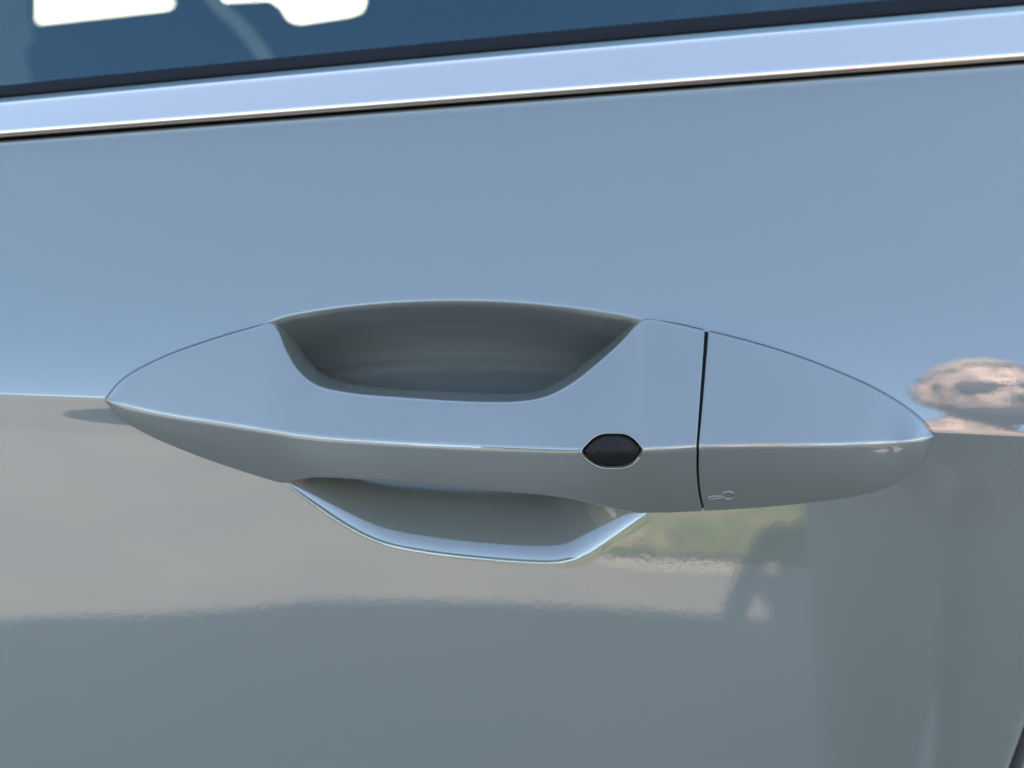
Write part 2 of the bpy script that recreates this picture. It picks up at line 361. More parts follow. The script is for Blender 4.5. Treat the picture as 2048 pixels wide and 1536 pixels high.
# ------------------------------------------------------------------ pull handle and lock cover, lofted from three edge lines
def loft(T, K, B, ext, radii, bulge, name, n=14, tip_lo=False, ends=(True, True)):
    """T, K, B: rows (px, py, y mm) of top edge, crease and bottom edge; ext: mm the side walls run back"""
    def to3(L):
        C = spline(np.array([[a*1e-3, c*1e-3, y*1e-2] for a, c, y in L]), n)
        return np.array([list(U(a*1e3, c*1e3, y*1e2*1e-3)) for a, c, y in C])
    T3, K3, B3 = to3(T), to3(K), to3(B)
    E = spline(np.array([[i*0.1, e*0.01] for i, e in enumerate(ext)]), n)[:, 1]*0.1
    m = len(T3); rows = []
    for i in range(m):
        t, k, bb = T3[i], K3[i], B3[i]
        tb = t + np.array([0, E[i], -0.0012]); bk = bb + np.array([0, E[i], 0.0012])
        size = min(np.linalg.norm(t-k), np.linalg.norm(bb-k))
        rad = [min(r, size*0.30) for r in radii]
        pts = [tb, t, k, bb, bk]
        sec = [tb]
        prev = tb
        for j in (1, 2, 3):
            p = pts[j]; a = pts[j-1]-p; c = pts[j+1]-p
            ra = min(rad[j-1], 0.45*np.linalg.norm(a)); rc = min(rad[j-1], 0.45*np.linalg.norm(c))
            s0 = p + a/np.linalg.norm(a)*ra; s1 = p + c/np.linalg.norm(c)*rc
            # straight run from prev to s0 with a shallow crown
            nn = {1: 5, 2: 22, 3: 18}[j]
            d = s0-prev; L = np.linalg.norm(d)
            ax = np.array([1.0, 0, 0]); nrm = np.cross(d, ax); nrm /= np.linalg.norm(nrm)+1e-12
            if nrm[1] > 0: nrm = -nrm
            bl = 0 if j == 1 else bulge[j-2]*L
            for q in np.linspace(0, 1, nn+1)[1:]:
                sec.append(prev + d*q + nrm*bl*4*q*(1-q))
            for q in np.linspace(0, 1, 9)[1:]:
                sec.append((1-q)**2*s0 + 2*q*(1-q)*p + q*q*s1)
            prev = s1
        for q in np.linspace(0, 1, 6)[1:]:
            sec.append(prev + (bk-prev)*q)
        rows.append(sec)
    G = np.array(rows)
    return G
def finish(G, name, mat_, parent, cap0, cap1, bev=0.0005):
    def inset(ring, d, s):
        c = ring.mean(0); v = ring-c; L = np.linalg.norm(v, axis=1)[:, None]
        q = c + v*(1-np.minimum(s/np.maximum(L, 1e-6), 0.9)); q[:, 0] += d; return q
    parts = [G]
    if cap1:
        for a in (30, 60, 90): parts.append(inset(G[-1], bev*math.sin(R(a)), bev*(1-math.cos(R(a))))[None])
    if cap0:
        pre = [inset(G[0], -bev*math.sin(R(a)), bev*(1-math.cos(R(a))))[None] for a in (90, 60, 30)]
        parts = pre + parts
    G2 = np.concatenate(parts, 0)
    me = grid_mesh(G2, name, closed_v=True)
    bm = bmesh.new(); bm.from_mesh(me); bm.verts.ensure_lookup_table(); m = G2.shape[1]
    bm.faces.new([bm.verts[i] for i in range(m)][::-1])
    bm.faces.new([bm.verts[(G2.shape[0]-1)*m+i] for i in range(m)])
    bmesh.ops.recalc_face_normals(bm, faces=bm.faces)
    bm.to_mesh(me); bm.free()
    return link(name, me, mat_, parent, angle=50)

T = [(211,797,1.5),(246,758,2.2),(320,717,3.2),(430,677,4.4),(505,655,5.0),(541,646,5.0),(556,662,3.4),(572,700,0.3),(597,741,-3.6),(632,769,-6.6),(700,785,-10.3),(800,794,-13.5),(950,803,-15.8),
     (1040,802,-15.3),(1090,793,-13.6),(1140,768,-10),(1190,730,-6),(1240,686,-1.6),(1272,652,2.4),(1293,638.5,5.0),(1350,647,4.8),(1406,659.5,4.5)]
K = [(210,800,-0.5),(240,812,-2.0),(290,825,-4.2),(360,838,-6.8),(430,849,-9),(480,857,-10.6),(505,861,-11.5),(525,864,-12.5),(550,867,-13.7),(585,871,-15.3),(660,879,-18.3),(780,888.5,-21.5),(930,897,-23.2),
     (1030,901,-23.5),(1090,903,-23.3),(1140,904,-22.8),(1190,904,-22.3),(1225,904,-22),(1260,903.5,-21.5),(1290,902.5,-21),(1340,900,-20.4),(1389,896.5,-19.8)]
B = [(211,804,1.2),(236,836,1.2),(282,866,1.5),(342,894,1.5),(425,926,1.5),(495,949,1.0),(535,961,0.5),(562,968,-0.5),(590,963,-5),(632,958,-11),(720,961.5,-15),(830,970,-16),(950,981.5,-16.5),
     (1040,989,-16),(1090,993.5,-15),(1140,1000,-13),(1180,1008,-10),(1220,1019,-5),(1255,1026,-1),(1290,1030,1.0),(1345,1030,1.3),(1402,1028,1.5)]
EX = [4,5,8,10,12,16,20,22,23,23,22,21,20.5,20.5,21,22,22,21,19,15,12,12]
G = loft(T, K, B, EX, (0.0014, 0.0020, 0.0020), (0.010, 0.035), 'pull_handle')
def bow(Gx, w_):
    for c_ in range(44, 62): Gx[:, c_, 0] -= 0.00075*4*((c_-43)/18.0)*(1-(c_-43)/18.0)*w_
bow(G, np.clip((np.arange(len(G))-(len(G)-24))/22.0, 0, 1)**2)
handle = finish(G, 'pull_handle', handle_paint_lit, door, False, True)
handle['label'] = 'pale grey painted pull handle arching over the finger recess'

T2 = [(1420.5,663,4.5),(1500,683,4.5),(1600,714,4.2),(1680,745,4.0),(1745,774,3.5),(1800,806,3.0),(1840,836,2.0),(1860,858,1.2),(1867,869,0.5)]
K2 = [(1400,896.5,-19.6),(1480,895,-18.4),(1570,893,-16.4),(1650,891.5,-13.8),(1720,889,-10.8),(1780,886,-7.5),(1822,882,-6),(1853,876.5,-2.5),(1868,871.5,-0.8)]
B2 = [(1412.5,1027.5,1.5),(1500,1021.5,1.5),(1600,1012,1.5),(1690,1000,1.5),(1750,987,1.5),(1800,966,1.4),(1838,934,1.2),(1858,900,1.0),(1867,875,0.6)]
G2 = loft(T2, K2, B2, [12,12,11,10,9,8,6,4,3], (0.0014, 0.0020, 0.0020), (0.010, 0.035), 'lock_cover', n=20)
bow(G2, np.clip(1-np.arange(len(G2))/34.0, 0, 1)**2)
cover = finish(G2, 'lock_cover', handle_paint_lit, door, True, False)
cover['label'] = 'painted lock cover behind the handle with a small raised key symbol'
# black block inside the gap between the two
ga, gb = U(1405, 700, 0.0), U(1405, 1000, 0.0)
gm = []
for q in range(2):
    src = G[-1] if q == 0 else G2[0]
    c = src.mean(0); gm.append(c + (src-c)*0.985 + np.array([(-0.001, 0.001)[q], 0.0006, 0.0]))
finish(np.array(gm), 'handle_gap_filler', gap_black, door, False, False)

# thin black gasket where handle and cover sit on the door
for par_, seg in ((handle, [(a, c-0.4) for a, c, _ in T[:6]]), (handle, [(a, c-0.4) for a, c, _ in T[19:]]), (cover, [(a, c-0.5) for a, c, _ in T2])):
    pth = spline(np.array(seg)*1e-3, 10)*1e3
    link('gasket', grid_mesh(tube(np.array([list(on_door(a, c, 0.00022)) for a, c in pth]), 0.00027, 8), 'gasket', closed_v=True), gasket_mat, par_)
# black sheet added on the grip's unseen back to darken the recess's reflections
st = slice(14*6+4, 14*17+8); a_, c_ = G[st, 0], G[st, -1]; back = np.stack([a_+(c_-a_)*t_ for t_ in np.linspace(0.06, 0.94, 9)], 1); back[..., 1] += 0.0006 + 0.0012*np.sin(np.linspace(0, np.pi, 9))
link('grip_back_darkener', grid_mesh(back, 'grip_back_darkener'), button_mat, handle)

# ------------------------------------------------------------------ sensor button set into the handle (real pocket cut by a boolean)
def outline(pts, n=8): 
    p = np.array(pts + pts[:3], float)
    s = spline(p, n)[n:n*(len(pts)+1)]
    return s
def rounded_poly(pts, r, n=6):
    p = np.array(pts, float); k = len(p); o = []
    for i in range(k):
        a, c, e = p[i-1], p[i], p[(i+1) % k]
        u = (a-c)/np.linalg.norm(a-c); v = (e-c)/np.linalg.norm(e-c)
        s0, s1 = c+u*r, c+v*r
        for q in np.linspace(0, 1, n): o.append((1-q)**2*s0+2*q*(1-q)*c+q*q*s1)
    return np.array(o)
BX, BY = 1225, 901
hexp = [(-71, 5), (-31, -35), (34, -35), (70, 3), (33, 36), (-29, 36)]
hex_out = rounded_poly(hexp, 21)
def handle_y(px, py):
    """front depth of the handle at a photo point: ray cast on the loft"""
    d = (U(px, py, 0.0)-CAM).normalized()
    return d
from mathutils.bvhtree import BVHTree
hb = BVHTree.FromPolygons([tuple(v) for v in G.reshape(-1, 3)],
      [(i*G.shape[1]+j, (i+1)*G.shape[1]+j, (i+1)*G.shape[1]+j+1, i*G.shape[1]+j+1) for i in range(G.shape[0]-1) for j in range(G.shape[1]-1)])
def on_handle(px, py, tree=hb):
    d = (U(px, py, 0.0)-CAM).normalized(); hit = tree.ray_cast(CAM, d)
    return hit[0] if hit[0] else U(px, py, -0.022)
rim3 = np.array([list(on_handle(BX+a, BY+c)) for a, c in hex_out])
# cutter
bm = bmesh.new()
f0 = [bm.verts.new((p[0], p[1]-0.006, p[2])) for p in rim3]; f1 = [bm.verts.new((p[0], -0.0165, p[2])) for p in rim3]
for i in range(len(f0)):
    j = (i+1) % len(f0); bm.faces.new((f0[i], f0[j], f1[j], f1[i]))
bm.faces.new(f0[::-1]); bm.faces.new(f1); bmesh.ops.recalc_face_normals(bm, faces=bm.faces)
cme = bpy.data.meshes.new('cut'); bm.to_mesh(cme); bm.free()
cut = bpy.data.objects.new('cut', cme); col.objects.link(cut)
md = handle.modifiers.new('cut', 'BOOLEAN'); md.operation = 'DIFFERENCE'; md.object = cut; md.solver = 'EXACT'
bpy.context.view_layer.update()
dg = bpy.context.evaluated_depsgraph_get(); nm = bpy.data.meshes.new_from_object(handle.evaluated_get(dg))
handle.modifiers.clear(); bpy.data.objects.remove(cut)
if len(nm.polygons) > 1000:
    handle.data = nm; nm.polygons.foreach_set('use_smooth', np.ones(len(nm.polygons), dtype=bool)); nm.set_sharp_from_angle(angle=R(50))
# painted lip around the pocket
link('pocket_lip', grid_mesh(tube(rim3, 0.00032, 8, True), 'pocket_lip', closed_v=True), handle_paint_lit, handle)
# gap liner and the button itself: crowned hexagon following the crease
def hex_surface(scale, lift, dome, name, m, parent, lifty=0.0):
    rings = []
    for k, s in enumerate(np.concatenate([np.linspace(0.02, 0.86, 14), np.linspace(0.88, 1.0, 7)])):
        r = []
        for a, c in hex_out:
            p = on_handle(BX+a*s*scale, BY+c*s*scale)
            # soften the crease under the button
            e = 0.0 if s < 0.86 else (1-math.sqrt(max(0, 1-((s-0.86)/0.14)**2)))
            r.append((p.x, p.y - lift + dome*(s*s) + e*0.0012, p.z))
        rings.append(r)
    rings.append([(x, y+0.003, z) for x, y, z in rings[-1]])
    Gh = np.array(rings); me = grid_mesh(Gh, name, closed_v=True)
    bm = bmesh.new(); bm.from_mesh(me); bm.verts.ensure_lookup_table(); bm.faces.new([bm.verts[i] for i in range(Gh.shape[1])])
    for _ in range(12): bmesh.ops.smooth_vert(bm, verts=[v for v in bm.verts if v.index < Gh.shape[1]*15], factor=0.5, use_axis_y=True)
    bmesh.ops.recalc_face_normals(bm, faces=bm.faces)
    bm.to_mesh(me); bm.free()
    return link(name, me, m, parent, angle=60)
btn = hex_surface(0.92, 0.0001, 0.0004, 'sensor_button', button_mat, handle)
btn['label'] = 'grained black hexagonal lock button on the handle'
# key symbol: raised outline on the lock cover
cb = BVHTree.FromPolygons([tuple(v) for v in G2.reshape(-1, 3)],
      [(i*G2.shape[1]+j, (i+1)*G2.shape[1]+j, (i+1)*G2.shape[1]+j+1, i*G2.shape[1]+j+1) for i in range(G2.shape[0]-1) for j in range(G2.shape[1]-1)])
key = [(1416,997),(1420,993),(1428,992.5),(1440,992),(1445,991)]
for a in np.linspace(175, -165, 18): key.append((1456.5+11.5*math.cos(R(a)), 990.5-7.5*math.sin(R(a))))
key += [(1445,994),(1440,996),(1430,996.5),(1428,999),(1424,997),(1421,999.5),(1416,999.5)]
kp = np.array([list(on_handle(a, c, cb)) for a, c in key])
link('key_symbol', grid_mesh(tube(kp, 0.00030, 8, True), 'key_symbol', closed_v=True), handle_paint_lit, cover)

# ------------------------------------------------------------------ window moulding, seal, glass
def px_curve(pts, y, xs):
    c = np.polyfit([p[0] for p in pts], [p[1] for p in pts], 2); return np.array([list(U(x, np.polyval(c, x), y)) for x in xs])
XS = np.linspace(-1400, 3400, 121)
def surf_curve(pts, dy, xs):
    c = np.polyfit([p[0] for p in pts], [p[1] for p in pts], 2)
    _, yc = door_line([(a, np.polyval(c, a)) for a in np.linspace(0, 2048, 9)])
    o = []
    for x in xs:
        p = U(x, np.polyval(c, x), 0.02)
        for _ in range(6): p = U(x, np.polyval(c, x), float(np.polyval(yc, p.x)) + dy)
        o.append(list(p))
    return np.array(o)
TB = surf_curve([(0, 275), (512, 237), (1024, 197), (1536, 158), (2048, 120)], -0.0030, XS)      # lower edge of the moulding
TT = surf_curve([(0, 192), (512, 147), (1024, 95), (1536, 50), (2048, 8)], -0.0015, XS)           # upper edge
def extrude_section(ctrl, name, m, parent, rad, n=8):
    """ctrl: list of arrays [k, 3] running along the car; corner rounding by rad"""
    rows = []
    for i in range(len(ctrl[0])):
        pts = [c[i] for c in ctrl]; sec = [pts[0]]
        for j in range(1, len(pts)-1):
            p = pts[j]; a = pts[j-1]-p; c = pts[j+1]-p; la, lc = np.linalg.norm(a), np.linalg.norm(c)
            r = rad[j-1]; s0 = p+a/la*min(r, .48*la); s1 = p+c/lc*min(r, .48*lc)
            for q in np.linspace(0, 1, n): sec.append((1-q)**2*s0+2*q*(1-q)*p+q*q*s1)
        sec.append(pts[-1]); rows.append(sec)
    return link(name, recalc_out(grid_mesh(np.array(rows), name)), m, parent)
def recalc_out(me):
    n = np.zeros(len(me.polygons)*3); me.polygons.foreach_get('normal', n)
    if n.reshape(-1, 3)[:, 1].mean() > 0: me.flip_normals()
    return me
def off(C, y, z): return C + np.array([0, y*1e-3, z*1e-3])
lerp = lambda a, c, t: a+(c-a)*t
def moff(C, y, z): return off(C, y, z)
mid = lerp(TB, TT, 0.55)
trim = extrude_section([off(TB, 9, 1.0), off(TB, 1.0, 0.0), off(TB, -1.6, 1.2), off(lerp(TB, TT, 0.45), -1.7, 0), off(lerp(TB, TT, 0.83), -0.9, 0), off(TT, 3.0, 0.0), off(TT, 10, -1.0)], 'window_moulding', alu, door, (0.0010, 0.0024, 0.006, 0.0016, 0.001))
trim['label'] = 'satin silver moulding along the window sill'
ST = surf_curve([(0, 172), (512, 124), (1024, 72), (1536, 21), (2048, -22)], 0.004, XS)
extrude_section([off(TT, 12, -2), off(TT, 4.6, 0.1), off(TT, 4.0, 1.2), off(ST, -1.0, -1.0), off(ST, 0.6, 0.4), off(ST, 6, 0.5)], 'weather_strip', rubber, door, (0.0006, 0.0012, 0.0012, 0.0006))
# black channel under the moulding
extrude_section([off(TB, 6, 3), off(TB, 5.5, -2.5), off(TB, 10, -6)], 'sill_channel', gap_black, door, (0.0008,))
gd = np.array([0, math.sin(R(24)), math.cos(R(24))])
GB = off(ST, 3, -12)
rows = np.stack([GB + gd*t + np.array([0, t*t*0.12, 0]) for t in np.linspace(0, 0.46, 24)], 1)
pane = link('window_glass', recalc_out(grid_mesh(rows, 'window_glass')), glass, door)

# ------------------------------------------------------------------ the rest of the car: roof, pillars, far side, cabin
def roof_z(x): return 1.685 - 0.06*(x+0.95)**2*(1.95-0.55*np.tanh((x+0.95)*1.5))
xs = np.linspace(-2.0, 2.3, 60); rs = []  # unseen roof drawn out over the bonnet so its cast shadow reaches further
for x in xs:
    h = roof_z(x); rs.append([(x, 0.27, h-0.16), (x, 0.29, h-0.10), (x, 0.34, h-0.04), (x, 0.45, h-0.01), (x, 0.9, h+0.02), (x, 1.35, h-0.01), (x, 1.46, h-0.04), (x, 1.51, h-0.10), (x, 1.53, h-0.16)])
rg = np.array(rs); inner = rg.copy(); inner[..., 2] -= 0.035
link('roof', recalc(grid_mesh(np.concatenate([rg, inner[:, ::-1]], 1), 'roof', closed_v=True)), paint, body)
def bar(name, a, c, wx, wy, m, par=None):
    a, c = np.array(a, float), np.array(c, float)
    vs_ = []
    for p in (a, c):
        for sx, sy in ((-1, -1), (1, -1), (1, 1), (-1, 1)): vs_.append((p[0]+sx*wx/2, p[1]+sy*wy/2, p[2]))
    me = mesh_from(vs_, [(0,3,2,1),(4,5,6,7),(0,1,5,4),(1,2,6,5),(2,3,7,6),(3,0,4,7)])
    bm = bmesh.new(); bm.from_mesh(me); bmesh.ops.bevel(bm, geom=bm.edges[:], offset=min(wx, wy)*0.2, segments=2, affect='EDGES'); bm.to_mesh(me); bm.free()
    return link(name, me, m, par or body, angle=40)
for yb, yt in ((0.10, 0.29), (1.70, 1.51)):
    bar('pillar', (0.62, yb, 0.95), (0.52, yt, 1.53), 0.13, 0.05, trim_black)
    bar('pillar', (-1.35, yb, 0.95), (-0.95, yt, 1.58), 0.09, 0.05, trim_black)
    bar('pillar', (1.75, yb, 1.0), (1.45, yt, 1.52), 0.20, 0.05, trim_black)
# far side door card with its window openings above
def far_poly(name, px_pts, y, thick, m):
    pts = [U(a, c, y) for a, c in px_pts]
    bm = bmesh.new(); v0 = [bm.verts.new(p) for p in pts]; fce = bm.faces.new(v0)
    ex = bmesh.ops.extrude_face_region(bm, geom=[fce]); 
    for v in ex['geom']:
        if isinstance(v, bmesh.types.BMVert): v.co.y += thick
    bmesh.ops.recalc_face_normals(bm, faces=bm.faces)
    me = bpy.data.meshes.new(name); bm.to_mesh(me); bm.free(); return link(name, me, m, body, False)
far_poly('far_door', [(-500, 1500), (-500, -260), (52, -260), (53, 38), (60, 45), (338, 14), (344, 7), (342, -1), (330, -4), (310, -260), (395, -260), (432, 0), (540, -5), (556, 4), (566, 22), (578, 36), (600, 42), (700, 27), (720, 20), (726, 6), (728, -260), (1500, -300), (1500, 1500)], 1.60, 0.05, trim_black)
box('floor_pan', -1.3, 2.0, 0.1, 1.7, 0.25, 0.33, trim_black, body)
box('bonnet', -2.25, -1.0, 0.12, 1.68, 0.35, 1.0, paint, body, 0.12)
box('tail', 1.9, 2.5, 0.15, 1.65, 0.35, 1.15, paint, body, 0.12)
box('dashboard', -1.15, -0.75, 0.12, 1.68, 0.6, 1.0, trim_black, body, 0.05)

def seat(x, y):
    def lathe_box(name, cx, cy, cz, sx, sy, sz, tilt):
        bm = bmesh.new(); bmesh.ops.create_cube(bm, size=1); bmesh.ops.subdivide_edges(bm, edges=bm.edges[:], cuts=6, use_grid_fill=True)
        for v in bm.verts:
            c = v.co*2; p = 4.0; L = (abs(c.x)**p+abs(c.y)**p+abs(c.z)**p)**(1/p); c = c/L
            v.co = Vector((c.x*sx/2, c.y*sy/2, c.z*sz/2))
        bmesh.ops.rotate(bm, verts=bm.verts, matrix=Matrix.Rotation(R(tilt), 3, 'Y')); bmesh.ops.translate(bm, verts=bm.verts, vec=(cx, cy, cz))
        me = bpy.data.meshes.new(name); bm.to_mesh(me); bm.free(); return link(name, me, seat_mat, body)
    lathe_box('seat_backrest', x+0.12, y, 0.83, 0.17, 0.48, 0.66, 18)
    lathe_box('seat_cushion', x-0.2, y, 0.50, 0.55, 0.50, 0.18, -6)
    lathe_box('headrest', x+0.25, y, 1.27, 0.10, 0.27, 0.18, 14)
seat(0.02, 0.50); seat(0.02, 1.27)
belt = spline(np.array([list(U(a, c, y)) for a, c, y in [(380, -160, .42), (415, -30, .42), (437, 10, .42), (482, 52, .42), (530, 115, .42), (590, 230, .42)]]), 8)
bw = np.array([0.0045, 0, 0.0015]); link('seat_belt', grid_mesh(np.stack([belt-bw, belt-bw*0.3+[0, -.001, 0], belt+bw*.3+[0, -.001, 0], belt+bw], 1), 'seat_belt'), belt_mat, body)

# ------------------------------------------------------------------ grass verge, its kerb and the far trees (seen only mirrored in the paint)
def edge_y(x): return -3.08 + 0.28*np.clip(x, -1, 3) - 0.10*np.clip(x, 0, 3)**2 - 7.5*(np.clip(0.16-x, 0, 3)**0.8)
ex = np.linspace(-14, 20, 120)
V = np.stack([np.stack([ex, edge_y(ex), ex*0+0.03], 1), np.stack([ex, ex*0-60, ex*0+0.03], 1)], 1)
o = link('verge', recalc_up(grid_mesh(V)) if 'recalc_up' in globals() else grid_mesh(V), soil, None, False); tag(o, kind='structure')
kc = np.stack([np.stack([ex, edge_y(ex)+dy, ex*0+dz], 1) for dy, dz in ((0.042, 0.0), (0.04, 0.012), (0.0, 0.016), (-0.01, 0.0))], 1)
o = link('kerb', grid_mesh(kc), kerb_mat, None, False); tag(o, 'pale concrete kerb edging the grass verge', 'kerb', kind='structure')
rng = np.random.default_rng(3); nb = 26000
bx = rng.uniform(-3, 6, nb); by = edge_y(bx) - 0.05 - rng.exponential(1.6, nb); keep = by > -12; bx, by = bx[keep], by[keep]; nb = len(bx)
an = rng.uniform(0, np.pi*2, nb); hh = rng.uniform(0.03, 0.09, nb); ln = rng.normal(0, 0.03, (nb, 2))
p0 = np.stack([bx-np.cos(an)*.006, by-np.sin(an)*.006, bx*0+.03], 1); p1 = np.stack([bx+np.cos(an)*.006, by+np.sin(an)*.006, bx*0+.03], 1); p2 = np.stack([bx+ln[:, 0], by+ln[:, 1], .03+hh], 1)
gv = np.stack([p0, p1, p2], 1).reshape(-1, 3); me = mesh_from(gv, [(3*i, 3*i+1, 3*i+2) for i in range(nb)])
o = link('grass', me, grass_mat, None, False); tag(o, 'short sunlit grass with dry patches beyond the asphalt', 'grass', kind='stuff')
rng = np.random.default_rng(8); vs_ = []; fs_ = []
for i in range(9000):
    x = rng.uniform(-70, 70); top = 4.6 + 1.6*math.sin(x*0.21+1) + 1.1*math.sin(x*0.67) + 0.6*math.sin(x*1.9)
    c = np.array([x, rng.uniform(-58, -52), rng.uniform(0, 1)**0.7*max(top, 1.2)]); r = rng.uniform(.25, .6)
    q = rng.normal(size=(3, 3))*r; k = len(vs_); vs_ += [c+q[0], c+q[1], c+q[2]]; fs_.append((k, k+1, k+2))
o = link('far_trees', mesh_from(vs_, fs_), leaf_mat, None, False); tag(o, 'dark line of far trees mirrored along the crease', 'trees', kind='stuff')

# ------------------------------------------------------------------ the photographer (seen mirrored in the paint) and the phone
skin_mat = mat('skin', (0.52, 0.34, 0.27), rough=0.55, spec=0.4)
nd, lk, b = nodes(skin_mat); n1 = noise(nd, lk, 34, 4, 0.7, dist=1.0)
lk.new(ramp(nd, lk, n1.outputs['Fac'], [(0.38, (0.15, 0.105, 0.095)), (0.50, (0.36, 0.25, 0.21)), (0.60, (0.58, 0.43, 0.36))]).outputs[0], b.inputs['Base Color'])  # blotches in the skin colour stand in for dappled light on the face
hair_mat = mat('short_grey_hair', (0.30, 0.24, 0.20), rough=0.8, spec=0.2)
shirt_mat = mat('dark_jacket_cloth', (0.23, 0.235, 0.245), rough=0.9, spec=0.2)
trouser_mat = mat('dark_trouser_cloth', (0.23, 0.235, 0.245), rough=0.9, spec=0.2)
shoe_mat = mat('black_shoe', (0.012, 0.012, 0.012), rough=0.5)
lens_mat = mat('dark_sunglass_lens', (0.035, 0.03, 0.03), rough=0.6, spec=0.2)
phone_mat = mat('black_phone', (0.01, 0.01, 0.012), rough=0.2, spec=0.5)

def skinned(chains, name, sub=1):
    """chains: lists of (x, y, z, radius); equal points are shared; grown with a Skin modifier"""
    vs_, rs_, es_ = [], [], []
    def vid(p):
        for i, q in enumerate(vs_):
            if (Vector(q)-Vector(p[:3])).length < 1e-5: return i
        vs_.append(tuple(p[:3])); rs_.append(p[3]); return len(vs_)-1
    for ch in chains:
        ids = [vid(p) for p in ch]; es_ += [(a, c) for a, c in zip(ids, ids[1:])]
    me = bpy.data.meshes.new(name); me.from_pydata(vs_, es_, []); me.update()
    o = bpy.data.objects.new(name, me); col.objects.link(o)
    o.modifiers.new('skin', 'SKIN'); sk = me.skin_vertices[0].data
    for i, r in enumerate(rs_): sk[i].radius = (r, r); sk[i].use_root = (i == 0)
    sm_ = o.modifiers.new('sub', 'SUBSURF'); sm_.levels = sub; sm_.render_levels = sub
    bpy.context.view_layer.update()
    nm = bpy.data.meshes.new_from_object(o.evaluated_get(bpy.context.evaluated_depsgraph_get()))
    bpy.data.objects.remove(o); return nm
def remeshed(meshes, name, voxel):
    bm = bmesh.new()
    for m_ in meshes: bm.from_mesh(m_)
    me = bpy.data.meshes.new(name); bm.to_mesh(me); bm.free()
    o = bpy.data.objects.new(name, me); col.objects.link(o)
    r_ = o.modifiers.new('r', 'REMESH'); r_.mode = 'VOXEL'; r_.voxel_size = voxel
    s_ = o.modifiers.new('s', 'SMOOTH'); s_.iterations = 3
    bpy.context.view_layer.update()
    nm = bpy.data.meshes.new_from_object(o.evaluated_get(bpy.context.evaluated_depsgraph_get()))
    bpy.data.objects.remove(o)
    bm = bmesh.new(); bm.from_mesh(nm); todo = set(bm.verts); isl = []      # one skin: keep the largest piece
    while todo:
        st_ = [todo.pop()]; cur = list(st_)
        while st_:
            v = st_.pop()
            for e in v.link_edges:
                w_ = e.other_vert(v)
                if w_ in todo: todo.remove(w_); st_.append(w_); cur.append(w_)
        isl.append(cur)
    isl.sort(key=len); bmesh.ops.delete(bm, geom=[v for c in isl[:-1] for v in c], context='VERTS'); bm.to_mesh(nm); bm.free()
    return nm

PX, PY = 0.56, -1.00                      # where the person stands, facing the car (+Y)
HEAD = Vector((PX+0.05, PY+0.20, 1.46))
def head_mesh():
    bm = bmesh.new(); bmesh.ops.create_uvsphere(bm, u_segments=48, v_segments=32, radius=1)
    for v in bm.verts:
        x, y, z = v.co
        wx = 0.084*(1-0.16*max(0, -z)); q = Vector((x*wx, y*0.098, z*0.118))
        if y > 0:                                            # the face looks along +Y
            q.y *= 0.93
            g = lambda cx, cz, sx, sz: math.exp(-((q.x-cx)/sx)**2-((q.z-cz)/sz)**2)
            q.y += 0.026*g(0, -0.022, 0.012, 0.018) + 0.012*g(0, 0.0, 0.009, 0.022)      # nose
            q.y += 0.006*g(0, 0.030, 0.045, 0.010)                                        # brow
            q.y -= 0.010*(g(0.030, 0.008, 0.015, 0.011)+g(-0.030, 0.008, 0.015, 0.011))   # eye sockets
            q.y += 0.006*g(0, -0.062, 0.020, 0.006) + 0.007*g(0, -0.098, 0.020, 0.014)    # lips, chin
            q.y -= 0.005*g(0, -0.068, 0.022, 0.004)
        if abs(q.x) > 0.068 and abs(z) < 0.3 and abs(y) < 0.35: q.x += math.copysign(0.012, q.x)   # ears
        v.co = q
    bmesh.ops.rotate(bm, verts=bm.verts, matrix=Matrix.Rotation(R(-14), 3, 'X') @ Matrix.Rotation(R(8), 3, 'Z'))
    bmesh.ops.translate(bm, verts=bm.verts, vec=HEAD)
    me = bpy.data.meshes.new('head'); bm.to_mesh(me); bm.free(); return me
hip = (PX, PY-0.10, 0.90); chest = (PX-0.01, PY+0.02, 1.20); neck = (PX+0.03, PY+0.12, 1.34)
shL = (PX-0.19, PY+0.06, 1.29); elL = (PX-0.30, PY+0.16, 1.07); haL = (0.115, CAM.y-0.075, CAM.z-0.035)
shR = (PX+0.19, PY+0.04, 1.29); elR = (PX+0.30, PY+0.02, 1.03); haR = (PX+0.24, PY+0.16, 0.84)
def mixp(a, c, t): return tuple(a[i]+(c[i]-a[i])*t for i in range(3))
arms = [[(*chest, .12), (*shL, .062), (*mixp(shL, elL, .5), .048), (*elL, .042), (*mixp(elL, haL, .4), .040), (*mixp(elL, haL, .9), .026), (*haL, .026)],
        [(*chest, .12), (*shR, .062), (*mixp(shR, elR, .5), .048), (*elR, .042), (*mixp(elR, haR, .4), .040), (*mixp(elR, haR, .9), .026), (*haR, .026)]]
trunk = [(*hip, .145), (*mixp(hip, chest, .5), .135), (*chest, .14), (*neck, .055), (HEAD.x, HEAD.y-0.02, HEAD.z-0.05, .055)]
legs = []
for sx in (-1, 1):
    h_ = (PX+sx*0.09, PY-0.09, .84); k_ = (PX+sx*0.085, PY-0.02, .47); a_ = (PX+sx*0.085, PY-0.08, .09); t_ = (PX+sx*0.10, PY+0.10, .04)
    legs.append([(*hip, .145), (*h_, .092), (*k_, .070), (*mixp(k_, a_, .35), .064), (*a_, .038), (*t_, .034)])
fing = []
for i in range(4):                         # four fingers behind and over the phone's end, thumb along its near face
    z0 = haL[2]+0.025-0.016*i; L = (0.9, 1.0, 0.95, 0.78)[i]
    fing.append([(haL[0], haL[1], haL[2]+0.008-0.006*i, .012), (haL[0]-0.030, haL[1]+0.035, z0+0.012, .0092), (haL[0]-0.055*L, haL[1]+0.052, z0+0.016, .0085), (haL[0]-0.082*L, haL[1]+0.044, z0+0.017, .0075)])
